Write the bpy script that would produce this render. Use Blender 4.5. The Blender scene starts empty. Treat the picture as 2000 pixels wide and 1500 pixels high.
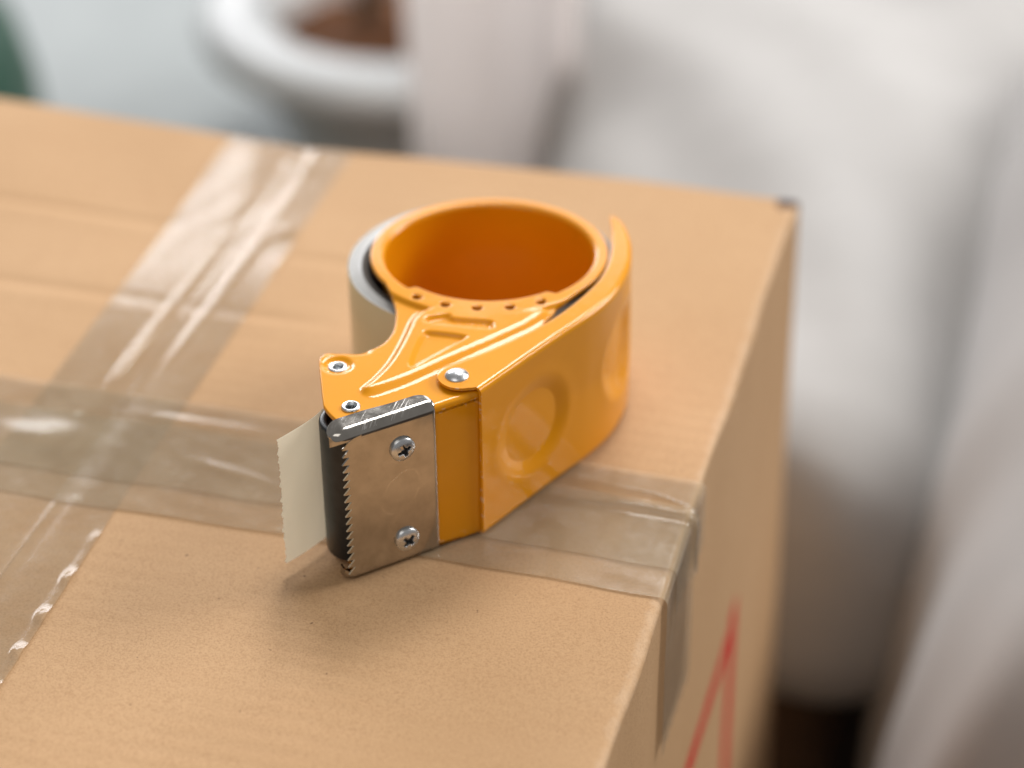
import bpy, bmesh, math, random
import numpy as np
from mathutils import Vector, Matrix
from mathutils.geometry import delaunay_2d_cdt

random.seed(7)
rng = np.random.default_rng(7)
scene = bpy.context.scene
COL = scene.collection
R_ = math.radians

# ------------------------------------------------------------------ camera
YAW, PITCH, ROLL = 0.27086691, 0.60475972, -0.00951685
cy_, sy_, cp_, sp_ = math.cos(YAW), math.sin(YAW), math.cos(PITCH), math.sin(PITCH)
fw = Vector((-sy_ * cp_, cy_ * cp_, -sp_))
rt0 = Vector((cy_, sy_, 0))
up0 = rt0.cross(fw)
cr, sr = math.cos(ROLL), math.sin(ROLL)
rt = cr * rt0 + sr * up0
up = -sr * rt0 + cr * up0
cam_d = bpy.data.cameras.new('camera')
cam = bpy.data.objects.new('camera', cam_d)
COL.objects.link(cam)
m = Matrix((rt, up, -fw)).transposed().to_4x4()
m.translation = Vector((0.10873704, -0.67404662, 0.47613682))
cam.matrix_world = m
cam_d.sensor_fit = 'HORIZONTAL'
cam_d.sensor_width = 36
cam_d.lens = 84.204
cam_d.clip_start = 0.02
cam_d.clip_end = 60
cam_d.dof.use_dof = True
cam_d.dof.focus_distance = 0.728
cam_d.dof.aperture_fstop = 4.0
cam_d.dof.aperture_blades = 0
scene.camera = cam

# ------------------------------------------------------------------ light
w = bpy.data.worlds.new('World')
scene.world = w
w.use_nodes = True
bgn = w.node_tree.nodes['Background']
bgn.inputs[0].default_value = (1.0, 0.97, 0.94, 1)
bgn.inputs[1].default_value = 0.23


def area(name, loc, target, sx, sy, power, col):
    d = bpy.data.lights.new(name, 'AREA')
    d.shape = 'RECTANGLE'
    d.size = sx
    d.size_y = sy
    d.energy = power
    d.color = col
    o = bpy.data.objects.new(name, d)
    COL.objects.link(o)
    o.location = loc
    o.rotation_euler = (Vector(target) - Vector(loc)).to_track_quat('-Z', 'Y').to_euler()
    return o


area('window_light_left', (-2.85, 3.95, 1.95), (-0.1, 0.0, 0.0), 1.9, 1.6, 98, (0.98, 0.98, 1.0))
area('window_light_middle', (-0.85, 4.8, 1.92), (-0.1, 0.0, 0.0), 2.7, 2.1, 36, (0.98, 0.98, 1.0))
area('window_light_high', (-0.15, 2.7, 3.35), (-0.1, 0.0, 0.0), 1.6, 1.3, 116, (1.0, 0.98, 0.95))
area('window_light_right', (3.6, 2.9, 2.6), (-0.1, 0.0, 0.0), 2.4, 2.0, 200, (1.0, 0.98, 0.95))
area('fill_light', (-0.5, -1.7, 2.3), (-0.1, 0.0, 0.0), 1.7, 1.4, 11, (1.0, 0.97, 0.93))  # added fill from the camera side, stands in for general room light

vs = scene.view_settings
vs.view_transform = 'Standard'
vs.look = 'None'
vs.exposure = 0.1
vs.gamma = 1.0


# ------------------------------------------------------------------ helpers
def tag(o, label=None, cat=None, group=None, kind=None):
    if label: o['label'] = label
    if cat: o['category'] = cat
    if group: o['group'] = group
    if kind: o['kind'] = kind
    return o


def empty(name, loc=(0, 0, 0), rz=0):
    o = bpy.data.objects.new(name, None)
    o.empty_display_size = 0.02
    COL.objects.link(o)
    o.location = loc
    o.rotation_euler = (0, 0, rz)
    return o


def link(name, me, mat, parent=None):
    o = bpy.data.objects.new(name, me)
    COL.objects.link(o)
    if mat is not None and len(me.materials) == 0:
        me.materials.append(mat)
    if parent is not None:
        o.parent = parent
    return o


def from_bm(name, bm, mat, parent=None, smooth=True, sharp=40):
    me = bpy.data.meshes.new(name)
    bm.to_mesh(me)
    bm.free()
    if smooth:
        for p in me.polygons:
            p.use_smooth = True
        if sharp:
            me.set_sharp_from_angle(angle=R_(sharp))
    return link(name, me, mat, parent)


def bm_from(verts, faces, scale=1.0):
    bm = bmesh.new()
    vv = [bm.verts.new((v[0] * scale, v[1] * scale, v[2] * scale)) for v in verts]
    for f in faces:
        try:
            bm.faces.new([vv[i] for i in f])
        except ValueError:
            pass
    return bm


def grid_faces(nu, nv, close_u=False):
    f = []
    for i in range(nu if close_u else nu - 1):
        a = i
        b = (i + 1) % nu
        for j in range(nv - 1):
            f.append((a * nv + j, b * nv + j, b * nv + j + 1, a * nv + j + 1))
    return f


def thicken(bm, th, vec=None):
    """give an open sheet real thickness: second skin th along -normal (or vec) with rim faces"""
    bm.normal_update()
    bm.verts.ensure_lookup_table()
    src = list(bm.verts)
    fs = list(bm.faces)
    bnd = [(e.verts[0], e.verts[1], e.link_faces[0]) for e in bm.edges if len(e.link_faces) == 1]
    new = {}
    for v in src:
        new[v] = bm.verts.new(v.co + (Vector(vec) if vec else -v.normal * th))
    for f in fs:
        bm.faces.new([new[v] for v in reversed(f.verts)])
    for a, b, f in bnd:
        vl = list(f.verts)
        i = vl.index(a)
        if vl[(i + 1) % len(vl)] is b:
            a, b = b, a
        bm.faces.new((a, b, new[b], new[a]))
    bm.normal_update()
    return bm


def lathe(profile, n=96, mat4=None, closed=False):
    """profile: list of (r, z)"""
    verts, np_ = [], len(profile)
    for i in range(n):
        a = 2 * math.pi * i / n
        for r, z in profile:
            verts.append((r * math.cos(a), r * math.sin(a), z))
    faces = grid_faces(n, np_, True)
    if closed:
        for i in range(n):
            b = (i + 1) % n
            faces.append((i * np_ + np_ - 1, b * np_ + np_ - 1, b * np_, i * np_))
    bm = bm_from(verts, faces)
    bmesh.ops.remove_doubles(bm, verts=bm.verts, dist=1e-6)
    if mat4 is not None:
        bm.transform(mat4)
    bm.normal_update()
    return bm


def rounded_box(bm, x0, x1, y0, y1, z0, z1, r=0.003, seg=3):
    b2 = bmesh.new()
    bmesh.ops.create_cube(b2, size=1)
    for v in b2.verts:
        v.co = Vector((x0 if v.co.x < 0 else x1, y0 if v.co.y < 0 else y1, z0 if v.co.z < 0 else z1))
    if r > 0:
        bmesh.ops.bevel(b2, geom=list(b2.edges), offset=r, segments=seg, profile=0.5, affect='EDGES')
    me = bpy.data.meshes.new('tmp')
    b2.to_mesh(me)
    b2.free()
    bm.from_mesh(me)
    bpy.data.meshes.remove(me)


def catmull(pts, step, closed=False):
    P = np.array(pts, float)
    n = len(P)
    out = []
    for i in range(n if closed else n - 1):
        if closed:
            p0, p1, p2, p3 = P[(i - 1) % n], P[i], P[(i + 1) % n], P[(i + 2) % n]
        else:
            p1, p2 = P[i], P[i + 1]
            p0 = P[i - 1] if i > 0 else 2 * p1 - p2
            p3 = P[i + 2] if i + 2 < n else 2 * p2 - p1
        k = max(2, int(np.hypot(*(p2 - p1)) / step))
        for t in np.arange(k) / k:
            out.append(0.5 * ((2 * p1) + (-p0 + p2) * t + (2 * p0 - 5 * p1 + 4 * p2 - p3) * t * t + (-p0 + 3 * p1 - 3 * p2 + p3) * t ** 3))
    if not closed:
        out.append(P[-1])
    return np.array(out)


def resample(P, n):
    P = np.array(P, float)
    s = np.concatenate([[0], np.cumsum(np.hypot(*np.diff(P, axis=0).T))])
    t = np.linspace(0, s[-1], n)
    return np.stack([np.interp(t, s, P[:, 0]), np.interp(t, s, P[:, 1])], 1), s[-1]


def densify(P, step, closed=True):
    P = np.array(P, float)
    out = []
    n = len(P)
    for i in range(n if closed else n - 1):
        a, b = P[i], P[(i + 1) % n]
        k = max(1, int(round(np.hypot(*(b - a)) / step)))
        for t in np.arange(k) / k:
            out.append(a + (b - a) * t)
    if not closed:
        out.append(P[-1])
    return np.array(out)


def seg_dist(Q, P, closed=True):
    P = np.array(P, float)
    A = P if closed else P[:-1]
    B = np.roll(P, -1, 0) if closed else P[1:]
    d = np.full(len(Q), 1e9)
    for a, b in zip(A, B):
        ab = b - a
        L = ab @ ab
        if L < 1e-12: continue
        t = np.clip(((Q - a) @ ab) / L, 0, 1)
        d = np.minimum(d, np.hypot(*(Q - a - t[:, None] * ab).T))
    return d


def inside(Q, P):
    P = np.array(P, float)
    x, y = Q[:, 0], Q[:, 1]
    c = np.zeros(len(Q), bool)
    for (x0, y0), (x1, y1) in zip(P, np.roll(P, -1, 0)):
        if y0 == y1: continue
        cond = (y0 > y) != (y1 > y)
        c ^= cond & (x < (x1 - x0) * (y - y0) / (y1 - y0) + x0)
    return c


def sdf(Q, P):
    d = seg_dist(Q, P)
    return np.where(inside(Q, P), -d, d)


def sstep(x, a, b):
    t = np.clip((x - a) / (b - a), 0, 1)
    return t * t * (3 - 2 * t)


def sheet_mesh(outline, holes, spacing, zfun, th, edge_r=0.45, extra_loops=(0.13, 0.3, 0.55), rim_fn=None):
    """triangulated sheet (mm) inside outline minus holes; zfun(Q) gives height; rounded rims"""
    loops = [densify(outline, spacing)] + [densify(h, min(spacing, 0.35)) for h in holes]
    verts, edges, off = [], [], 0
    for L in loops:
        n = len(L)
        verts += [tuple(p) for p in L]
        edges += [(off + i, off + (i + 1) % n) for i in range(n)]
        off += n
    lo, hi = loops[0].min(0), loops[0].max(0)
    gx, gy = np.meshgrid(np.arange(lo[0], hi[0], spacing), np.arange(lo[1], hi[1], spacing * 0.87))
    gx = gx + ((np.arange(gx.shape[0]) % 2) * spacing * 0.5)[:, None]
    G = np.stack([gx.ravel(), gy.ravel()], 1)
    cand = [(G, spacing * 0.55 + max(extra_loops))]
    for e in extra_loops:
        pts = []
        for L in loops:
            t = np.roll(L, -1, 0) - np.roll(L, 1, 0)
            nn = np.stack([-t[:, 1], t[:, 0]], 1) / (np.hypot(*t.T)[:, None] + 1e-9)
            pts += [L + nn * e, L - nn * e]
        cand.append((np.vstack(pts), e * 0.93))
    for Q, md in cand:
        ok = inside(Q, loops[0])
        d = seg_dist(Q, loops[0])
        for h in loops[1:]:
            ok &= ~inside(Q, h)
            d = np.minimum(d, seg_dist(Q, h))
        ok &= d > md
        verts += [tuple(p) for p in Q[ok]]
    res = delaunay_2d_cdt([Vector(v) for v in verts], edges, [], 0, 1e-5)
    V = np.array([tuple(v) for v in res[0]])
    F = np.array([f for f in res[2]])
    cen = V[F].mean(1)
    ok = inside(cen, loops[0])
    for h in loops[1:]:
        ok &= ~inside(cen, h)
    F = F[ok]
    a = V[F[:, 1]] - V[F[:, 0]]
    b = V[F[:, 2]] - V[F[:, 0]]
    flip = (a[:, 0] * b[:, 1] - a[:, 1] * b[:, 0]) < 0
    F[flip] = F[flip][:, ::-1]
    d = seg_dist(V, loops[0])
    for k, h in enumerate(loops[1:]):
        dh = seg_dist(V, h)
        if rim_fn is not None and k == 0:
            dh = np.where(rim_fn(V), dh, 9.0)
        d = np.minimum(d, dh)
    z = zfun(V)
    if edge_r:
        dd = np.clip(d, 0, edge_r)
        z = z - (edge_r - np.sqrt(edge_r ** 2 - (edge_r - dd) ** 2)) * 0.85
    bm = bm_from(np.column_stack([V, z]), [tuple(int(i) for i in f) for f in F], 0.001)
    for v in [v for v in bm.verts if not v.link_faces]:
        bm.verts.remove(v)
    bm.normal_update()
    return thicken(bm, 0, (0, 0, -th * 0.001))


def prism(poly, z0, z1, frame=None):
    """extruded 2D outline"""
    bm = bmesh.new()
    lo = [bm.verts.new((x, y, z0)) for x, y in poly]
    hi = [bm.verts.new((x, y, z1)) for x, y in poly]
    n = len(poly)
    bm.faces.new(list(reversed(lo)))
    bm.faces.new(hi)
    for i in range(n):
        bm.faces.new((lo[i], lo[(i + 1) % n], hi[(i + 1) % n], hi[i]))
    bmesh.ops.triangulate(bm, faces=[f for f in bm.faces if len(f.verts) > 4])
    if frame is not None:
        bm.transform(frame)
    bmesh.ops.recalc_face_normals(bm, faces=bm.faces)
    return bm


# ------------------------------------------------------------------ materials
class NT:
    def __init__(self, name):
        self.m = bpy.data.materials.new(name)
        self.m.use_nodes = True
        self.t = self.m.node_tree
        self.b = self.t.nodes['Principled BSDF']
        self.out = self.t.nodes['Material Output']
        self._co = None

    def n(self, typ, **kw):
        x = self.t.nodes.new(typ)
        for k, v in kw.items():
            if k.startswith('i_'):
                key = k[2:].replace('_', ' ')
                x.inputs[int(key) if key.isdigit() else key].default_value = v
            else:
                setattr(x, k, v)
        return x

    def l(self, a, b):
        self.t.links.new(a, b)

    def co(self):
        if not self._co:
            self._co = self.n('ShaderNodeTexCoord')
        return self._co.outputs['Object']

    def mapped(self, scale):
        mp = self.n('ShaderNodeMapping')
        mp.inputs['Scale'].default_value = scale
        self.l(self.co(), mp.inputs['Vector'])
        return mp.outputs[0]

    def noise(self, scale, detail=3, rough=0.5, vec=None):
        x = self.n('ShaderNodeTexNoise')
        x.inputs['Scale'].default_value = scale
        x.inputs['Detail'].default_value = detail
        x.inputs['Roughness'].default_value = rough
        self.l(vec if vec is not None else self.co(), x.inputs['Vector'])
        return x.outputs['Fac']

    def ramp(self, fac, stops):
        x = self.n('ShaderNodeValToRGB')
        e = x.color_ramp.elements
        while len(e) < len(stops): e.new(0.5)
        for k, (p, c) in enumerate(stops):
            e[k].position = p
            e[k].color = c if len(c) == 4 else (*c, 1)
        self.l(fac, x.inputs[0])
        return x.outputs[0]

    def math(self, op, a, b=None, clamp=False):
        x = self.n('ShaderNodeMath', operation=op, use_clamp=clamp)
        for i, v in enumerate((a, b)):
            if v is None: continue
            if isinstance(v, (int, float)): x.inputs[i].default_value = v
            else: self.l(v, x.inputs[i])
        return x.outputs[0]

    def mix(self, fac, a, b, blend='MIX'):
        x = self.n('ShaderNodeMix', data_type='RGBA', blend_type=blend)
        for i, v in ((0, fac), (6, a), (7, b)):
            if isinstance(v, (int, float)): x.inputs[i].default_value = v
            elif isinstance(v, tuple): x.inputs[i].default_value = v if len(v) == 4 else (*v, 1)
            else: self.l(v, x.inputs[i])
        return x.outputs[2]

    def bump(self, h, strength, dist, normal=None):
        x = self.n('ShaderNodeBump')
        x.inputs['Strength'].default_value = strength
        x.inputs['Distance'].default_value = dist
        self.l(h, x.inputs['Height'])
        if normal is not None: self.l(normal, x.inputs['Normal'])
        return x.outputs[0]

    def set(self, **kw):
        for k, v in kw.items():
            key = k.replace('_', ' ')
            if key not in self.b.inputs: continue
            if isinstance(v, (int, float)): self.b.inputs[key].default_value = v
            elif isinstance(v, tuple): self.b.inputs[key].default_value = v if len(v) == 4 else (*v, 1)
            else: self.l(v, self.b.inputs[key])
        return self


def mat_paint():
    t = NT('orange_enamel')
    big = t.noise(60, 3)
    col = t.mix(t.ramp(big, [(0.3, (0, 0, 0)), (0.7, (1, 1, 1))]), (0.78, 0.300, 0.003), (0.81, 0.318, 0.004))
    fleck = t.ramp(t.noise(1900, 2), [(0.72, (0, 0, 0)), (0.78, (1, 1, 1))])
    col = t.mix(t.math('MULTIPLY', fleck, 0.10), col, (0.55, 0.16, 0.005))
    geo = t.n('ShaderNodeNewGeometry')
    chip = t.math('MULTIPLY', t.ramp(geo.outputs['Pointiness'], [(0.545, (0, 0, 0)), (0.60, (1, 1, 1))]),
                  t.ramp(t.noise(520, 4, 0.7), [(0.56, (0, 0, 0)), (0.62, (1, 1, 1))]))
    col = t.mix(t.math('MULTIPLY', chip, 0.75), col, (0.78, 0.62, 0.42))
    peel = t.noise(430, 3, 0.55)
    nb = t.bump(peel, 0.13, 0.00022)
    t.set(Base_Color=col, Roughness=0.38, Specular_IOR_Level=0.08, Coat_Weight=0.7, Coat_Roughness=0.05, Normal=nb)
    t.l(nb, t.b.inputs['Coat Normal'])
    return t.m


def mat_chrome():
    t = NT('polished_steel')
    sm = t.noise(160, 4, 0.6)
    sc = t.noise(1, 5, 0.7, t.mapped((420, 420, 3600)))
    rough = t.ramp(sm, [(0.35, (0.09,) * 3), (0.7, (0.19,) * 3)])
    col = t.ramp(t.noise(150, 5, 0.6), [(0.30, (0.43, 0.40, 0.36)), (0.62, (0.52, 0.49, 0.45))])
    # greasy oval left by a finger
    def dot(v, off):
        x = t.n('ShaderNodeVectorMath', operation='DOT_PRODUCT')
        t.l(t.co(), x.inputs[0])
        x.inputs[1].default_value = v
        return t.math('SUBTRACT', x.outputs['Value'], off)
    a = t.math('DIVIDE', dot((0.70872, 0.70549, 0), (0.70872 * -10.2 + 0.70549 * -107.9) * 0.001 + 0.0125), 0.0072)
    b = t.math('DIVIDE', dot((0.0, 0.0, 1.0), 0.0285), 0.0075)
    b = t.math('SUBTRACT', b, t.math('MULTIPLY', a, 0.35))
    el = t.math('SQRT', t.math('ADD', t.math('POWER', a, 2.0), t.math('POWER', b, 2.0)))
    el = t.math('ADD', el, t.math('MULTIPLY', t.math('SUBTRACT', t.noise(260, 3), 0.5), 0.25))
    ring = t.ramp(el, [(0.84, (0, 0, 0)), (0.94, (1, 1, 1)), (1.0, (0, 0, 0))])
    ring = t.math('MULTIPLY', ring, t.ramp(sm, [(0.40, (0, 0, 0)), (0.6, (1, 1, 1))]))
    rough = t.math('ADD', rough, t.math('MULTIPLY', ring, 0.16))
    col = t.mix(t.math('MULTIPLY', ring, 0.5), col, (0.80, 0.77, 0.72))
    # wear: pale cross scratches on the folded top lip
    sepz = t.n('ShaderNodeSeparateXYZ')
    t.l(t.co(), sepz.inputs[0])
    top = t.math('GREATER_THAN', sepz.outputs[2], 0.0560)
    mp = t.n('ShaderNodeMapping')
    mp.inputs['Rotation'].default_value = (0, 0, -0.95)
    mp.inputs['Scale'].default_value = (3000, 150, 60)
    t.l(t.co(), mp.inputs['Vector'])
    scr = t.ramp(t.noise(1, 2, 0.5, mp.outputs[0]), [(0.58, (0, 0, 0)), (0.66, (1, 1, 1))])
    scr = t.math('MULTIPLY', t.math('MULTIPLY', scr, top), t.ramp(t.noise(90, 2), [(0.42, (0, 0, 0)), (0.6, (1, 1, 1))]))
    col = t.mix(t.math('MULTIPLY', scr, 0.4), col, (0.85, 0.84, 0.83))
    rough = t.math('ADD', rough, t.math('MULTIPLY', scr, 0.2))
    nb = t.bump(sc, 0.04, 0.0002)
    t.set(Base_Color=col, Metallic=1.0, Roughness=rough, Normal=nb)
    return t.m


def mat_zinc():
    t = NT('zinc_plated_steel')
    rough = t.ramp(t.noise(700, 3), [(0.3, (0.24,) * 3), (0.7, (0.36,) * 3)])
    t.set(Base_Color=(0.70, 0.72, 0.74), Metallic=1.0, Roughness=rough, Normal=t.bump(t.noise(900, 3), 0.03, 0.0002))
    return t.m


def mat_rubber():
    t = NT('black_rubber')
    col = t.ramp(t.noise(300, 3), [(0.3, (0.010, 0.012, 0.014)), (0.75, (0.022, 0.025, 0.028))])
    t.set(Base_Color=col, Roughness=0.34, Specular_IOR_Level=0.45, Normal=t.bump(t.noise(1500, 2), 0.1, 0.0002))
    return t.m


def mat_strip():
    t = NT('cream_tape_film')
    col = t.ramp(t.noise(1, 3, 0.5, t.mapped((40, 40, 8))), [(0.3, (0.93, 0.89, 0.78)), (0.7, (0.95, 0.91, 0.81))])
    t.set(Base_Color=col, Roughness=0.30, Specular_IOR_Level=0.5)
    tr = t.n('ShaderNodeBsdfTranslucent')
    t.l(col, tr.inputs[0])
    mx = t.n('ShaderNodeMixShader')
    mx.inputs[0].default_value = 0.68
    t.l(t.b.outputs[0], mx.inputs[1])
    t.l(tr.outputs[0], mx.inputs[2])
    t.l(mx.outputs[0], t.out.inputs[0])
    return t.m


def mat_roll_side():
    t = NT('buff_tape_roll')
    col = t.ramp(t.noise(1, 3, 0.5, t.mapped((30, 30, 10))), [(0.3, (0.82, 0.64, 0.37)), (0.7, (0.87, 0.69, 0.41))])
    t.set(Base_Color=col, Roughness=0.28, Specular_IOR_Level=0.45)
    return t.m


def mat_roll_face():
    t = NT('tape_roll_layers')
    sep = t.n('ShaderNodeSeparateXYZ')
    t.l(t.co(), sep.inputs[0])
    rr = t.math('SQRT', t.math('ADD', t.math('POWER', sep.outputs[0], 2.0), t.math('POWER', sep.outputs[1], 2.0)))
    cb = t.n('ShaderNodeCombineXYZ')
    t.l(rr, cb.inputs[0])
    lay = t.noise(2600, 2, 0.6, cb.outputs[0])
    col = t.ramp(lay, [(0.3, (0.27, 0.265, 0.25)), (0.7, (0.42, 0.415, 0.40))])
    t.set(Base_Color=col, Roughness=0.26, Specular_IOR_Level=0.6, Normal=t.bump(lay, 0.25, 0.0002))
    return t.m


def card_nodes(t, corr_axis=1, red=False):
    """kraft liner: fibres, flecks, faint flute bands"""
    sep = t.n('ShaderNodeSeparateXYZ')
    t.l(t.co(), sep.inputs[0])
    big = t.noise(9, 3, 0.55)
    mid = t.noise(1, 4, 0.6, t.mapped((26, 90, 60)))
    fib = t.noise(1, 3, 0.7, t.mapped((600, 2200, 1500)))
    fine = t.noise(2600, 3, 0.7)
    base = t.mix(t.ramp(big, [(0.3, (0, 0, 0)), (0.7, (1, 1, 1))]), (0.530, 0.328, 0.172), (0.575, 0.365, 0.200))
    base = t.mix(t.math('MULTIPLY', t.ramp(mid, [(0.42, (0, 0, 0)), (0.72, (1, 1, 1))]), 0.10), base, (0.41, 0.215, 0.098))
    base = t.mix(t.math('MULTIPLY', t.ramp(fib, [(0.35, (0, 0, 0)), (0.75, (1, 1, 1))]), 0.30), base, (0.60, 0.38, 0.21))
    grain = t.noise(1250, 3, 0.75)
    base = t.mix(t.math('MULTIPLY', t.ramp(grain, [(0.36, (1, 1, 1)), (0.52, (0, 0, 0))]), 0.42), base, (0.33, 0.175, 0.075))
    base = t.mix(t.math('MULTIPLY', t.ramp(fine, [(0.30, (1, 1, 1)), (0.48, (0, 0, 0))]), 0.5), base, (0.26, 0.135, 0.06))
    fleck = t.ramp(t.noise(330, 2, 0.5), [(0.755, (0, 0, 0)), (0.785, (1, 1, 1))])
    base = t.mix(t.math('MULTIPLY', fleck, 0.75), base, (0.12, 0.06, 0.03))
    pale = t.ramp(t.noise(410, 2, 0.5, t.mapped((1, 1.2, 0.9))), [(0.76, (0, 0, 0)), (0.80, (1, 1, 1))])
    base = t.mix(t.math('MULTIPLY', pale, 0.35), base, (0.68, 0.48, 0.30))
    # flute bands
    wv = t.n('ShaderNodeTexWave', wave_type='BANDS', bands_direction='Y' if corr_axis == 1 else 'Z')
    wv.inputs['Scale'].default_value = 44 if corr_axis == 1 else 40
    wv.inputs['Distortion'].default_value = 1.3
    wv.inputs['Detail'].default_value = 2
    wv.inputs['Detail Scale'].default_value = 0.35
    t.l(t.co(), wv.inputs['Vector'])
    amp = t.ramp(t.noise(13, 2), [(0.38, (0.05,) * 3), (0.68, (1,) * 3)])
    fl = t.math('MULTIPLY', wv.outputs['Fac'], amp)
    nb = t.bump(fl, 0.09, 0.0012)
    base = t.mix(t.math('MULTIPLY', fl, 0.07), base, (0.40, 0.225, 0.10))
    nb = t.bump(fib, 0.16, 0.0002, nb)
    nb = t.bump(grain, 0.25, 0.00025, nb)
    nb = t.bump(fine, 0.22, 0.00015, nb)
    return base, nb, sep


def mat_card(name='kraft_cardboard', edge=True, red=False):
    t = NT(name)
    base, nb, sep = card_nodes(t, 1 if not red else 1)
    if edge:
        # rubbed, paler liner along the folded right-hand edge
        ed = t.math('ABSOLUTE', t.math('ADD', sep.outputs[0], 0.0012))
        ez = t.math('ABSOLUTE', t.math('ADD', sep.outputs[2], 0.0012))
        rad = t.math('MAXIMUM', ed, ez)
        wn = t.math('MULTIPLY', t.math('SUBTRACT', t.noise(170, 4, 0.65), 0.5), 0.006)
        rad = t.math('ADD', rad, wn)
        msk = t.ramp(t.math('MULTIPLY', rad, 100), [(0.04, (1, 1, 1)), (0.22, (0, 0, 0))])
        base = t.mix(t.math('MULTIPLY', msk, 0.28), base, (0.66, 0.50, 0.36))
        # torn far corner: the shaded hole is painted on as a dark patch
        vd = t.n('ShaderNodeVectorMath', operation='DISTANCE')
        t.l(t.co(), vd.inputs[0])
        vd.inputs[1].default_value = (-0.004, 0.1395, -0.002)
        sp = t.math('ADD', vd.outputs['Value'], t.math('MULTIPLY', t.math('SUBTRACT', t.noise(260, 3), 0.5), 0.008))
        base = t.mix(t.ramp(t.math('MULTIPLY', sp, 100), [(0.30, (1, 1, 1)), (0.60, (0, 0, 0))]), base, (0.035, 0.012, 0.010))
    if red:
        # red printed frame on the side: an upright and a level line meeting at a corner
        y, z = sep.outputs[1], sep.outputs[2]
        wob = t.math('MULTIPLY', t.math('SUBTRACT', t.noise(90, 3), 0.5), 0.004)
        d1 = t.math('ABSOLUTE', t.math('SUBTRACT', t.math('ADD', y, wob), 0.0325))
        m1 = t.math('MULTIPLY', t.math('LESS_THAN', d1, 0.0072), t.math('LESS_THAN', z, -0.119))
        d2 = t.math('ABSOLUTE', t.math('ADD', t.math('ADD', z, wob), 0.129))
        m2 = t.math('MULTIPLY', t.math('LESS_THAN', d2, 0.0050), t.math('LESS_THAN', y, 0.034))
        ink = t.math('MAXIMUM', m1, m2)
        wear = t.ramp(t.noise(240, 3), [(0.2, (0.9,) * 3), (0.4, (1.0,) * 3)])
        base = t.mix(t.math('MULTIPLY', ink, wear), base, (0.55, 0.002, 0.010))
    t.set(Base_Color=base, Roughness=0.68, Specular_IOR_Level=0.16, Normal=nb)
    return t.m


def mat_tape():
    t = NT('clear_buff_packing_tape')
    streak = t.noise(1, 3, 0.55, t.mapped((60, 60, 60)))
    fine = t.noise(230, 4, 0.65)
    milky = t.ramp(t.noise(150, 5, 0.7), [(0.60, (0, 0, 0)), (0.70, (1, 1, 1))])
    patch = t.ramp(t.noise(22, 3, 0.5), [(0.50, (0, 0, 0)), (0.66, (1, 1, 1))])
    mk = t.math('MULTIPLY', milky, patch)
    col = t.mix(t.ramp(streak, [(0.35, (0, 0, 0)), (0.65, (1, 1, 1))]), (0.64, 0.52, 0.355), (0.70, 0.575, 0.40))
    col = t.mix(t.math('MULTIPLY', mk, 0.6), col, (0.92, 0.86, 0.72))
    al = t.math('ADD', t.math('MULTIPLY', mk, 0.22), t.ramp(streak, [(0.3, (0.17,) * 3), (0.7, (0.25,) * 3)]))
    rough = t.ramp(fine, [(0.3, (0.10,) * 3), (0.75, (0.19,) * 3)])
    nb = t.bump(t.noise(26, 2), 0.035, 0.004)
    nb = t.bump(fine, 0.03, 0.0006, nb)
    t.set(Base_Color=col, Roughness=rough, Specular_IOR_Level=0.1, Normal=nb, Coat_Weight=0.0)
    # film: tinted see-through layer, gloss kept at full strength on top
    tr = t.n('ShaderNodeBsdfTransparent')
    tr.inputs[0].default_value = (0.98, 0.97, 0.94, 1)
    mx = t.n('ShaderNodeMixShader')
    t.l(al, mx.inputs[0])
    t.l(tr.outputs[0], mx.inputs[1])
    t.l(t.b.outputs[0], mx.inputs[2])
    gl = t.n('ShaderNodeBsdfGlossy')
    t.l(rough, gl.inputs['Roughness'])
    t.l(nb, gl.inputs['Normal'])
    fr = t.n('ShaderNodeFresnel')
    fr.inputs[0].default_value = 1.46
    t.l(nb, fr.inputs['Normal'])
    mx2 = t.n('ShaderNodeMixShader')
    t.l(t.math('MULTIPLY', fr.outputs[0], 0.62), mx2.inputs[0])
    t.l(mx.outputs[0], mx2.inputs[1])
    t.l(gl.outputs[0], mx2.inputs[2])
    t.l(mx2.outputs[0], t.out.inputs[0])
    return t.m


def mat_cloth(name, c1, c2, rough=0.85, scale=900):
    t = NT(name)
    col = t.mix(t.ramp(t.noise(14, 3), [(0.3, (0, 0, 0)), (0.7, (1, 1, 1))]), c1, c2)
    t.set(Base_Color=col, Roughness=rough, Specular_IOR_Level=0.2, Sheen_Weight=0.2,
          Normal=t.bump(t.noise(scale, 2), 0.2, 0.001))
    return t.m


def mat_simple(name, c1, c2, rough, sc=20, bump=0.05, bs=200):
    t = NT(name)
    col = t.mix(t.ramp(t.noise(sc, 4), [(0.3, (0, 0, 0)), (0.7, (1, 1, 1))]), c1, c2)
    t.set(Base_Color=col, Roughness=rough, Normal=t.bump(t.noise(bs, 3), bump, 0.002))
    return t.m


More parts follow.
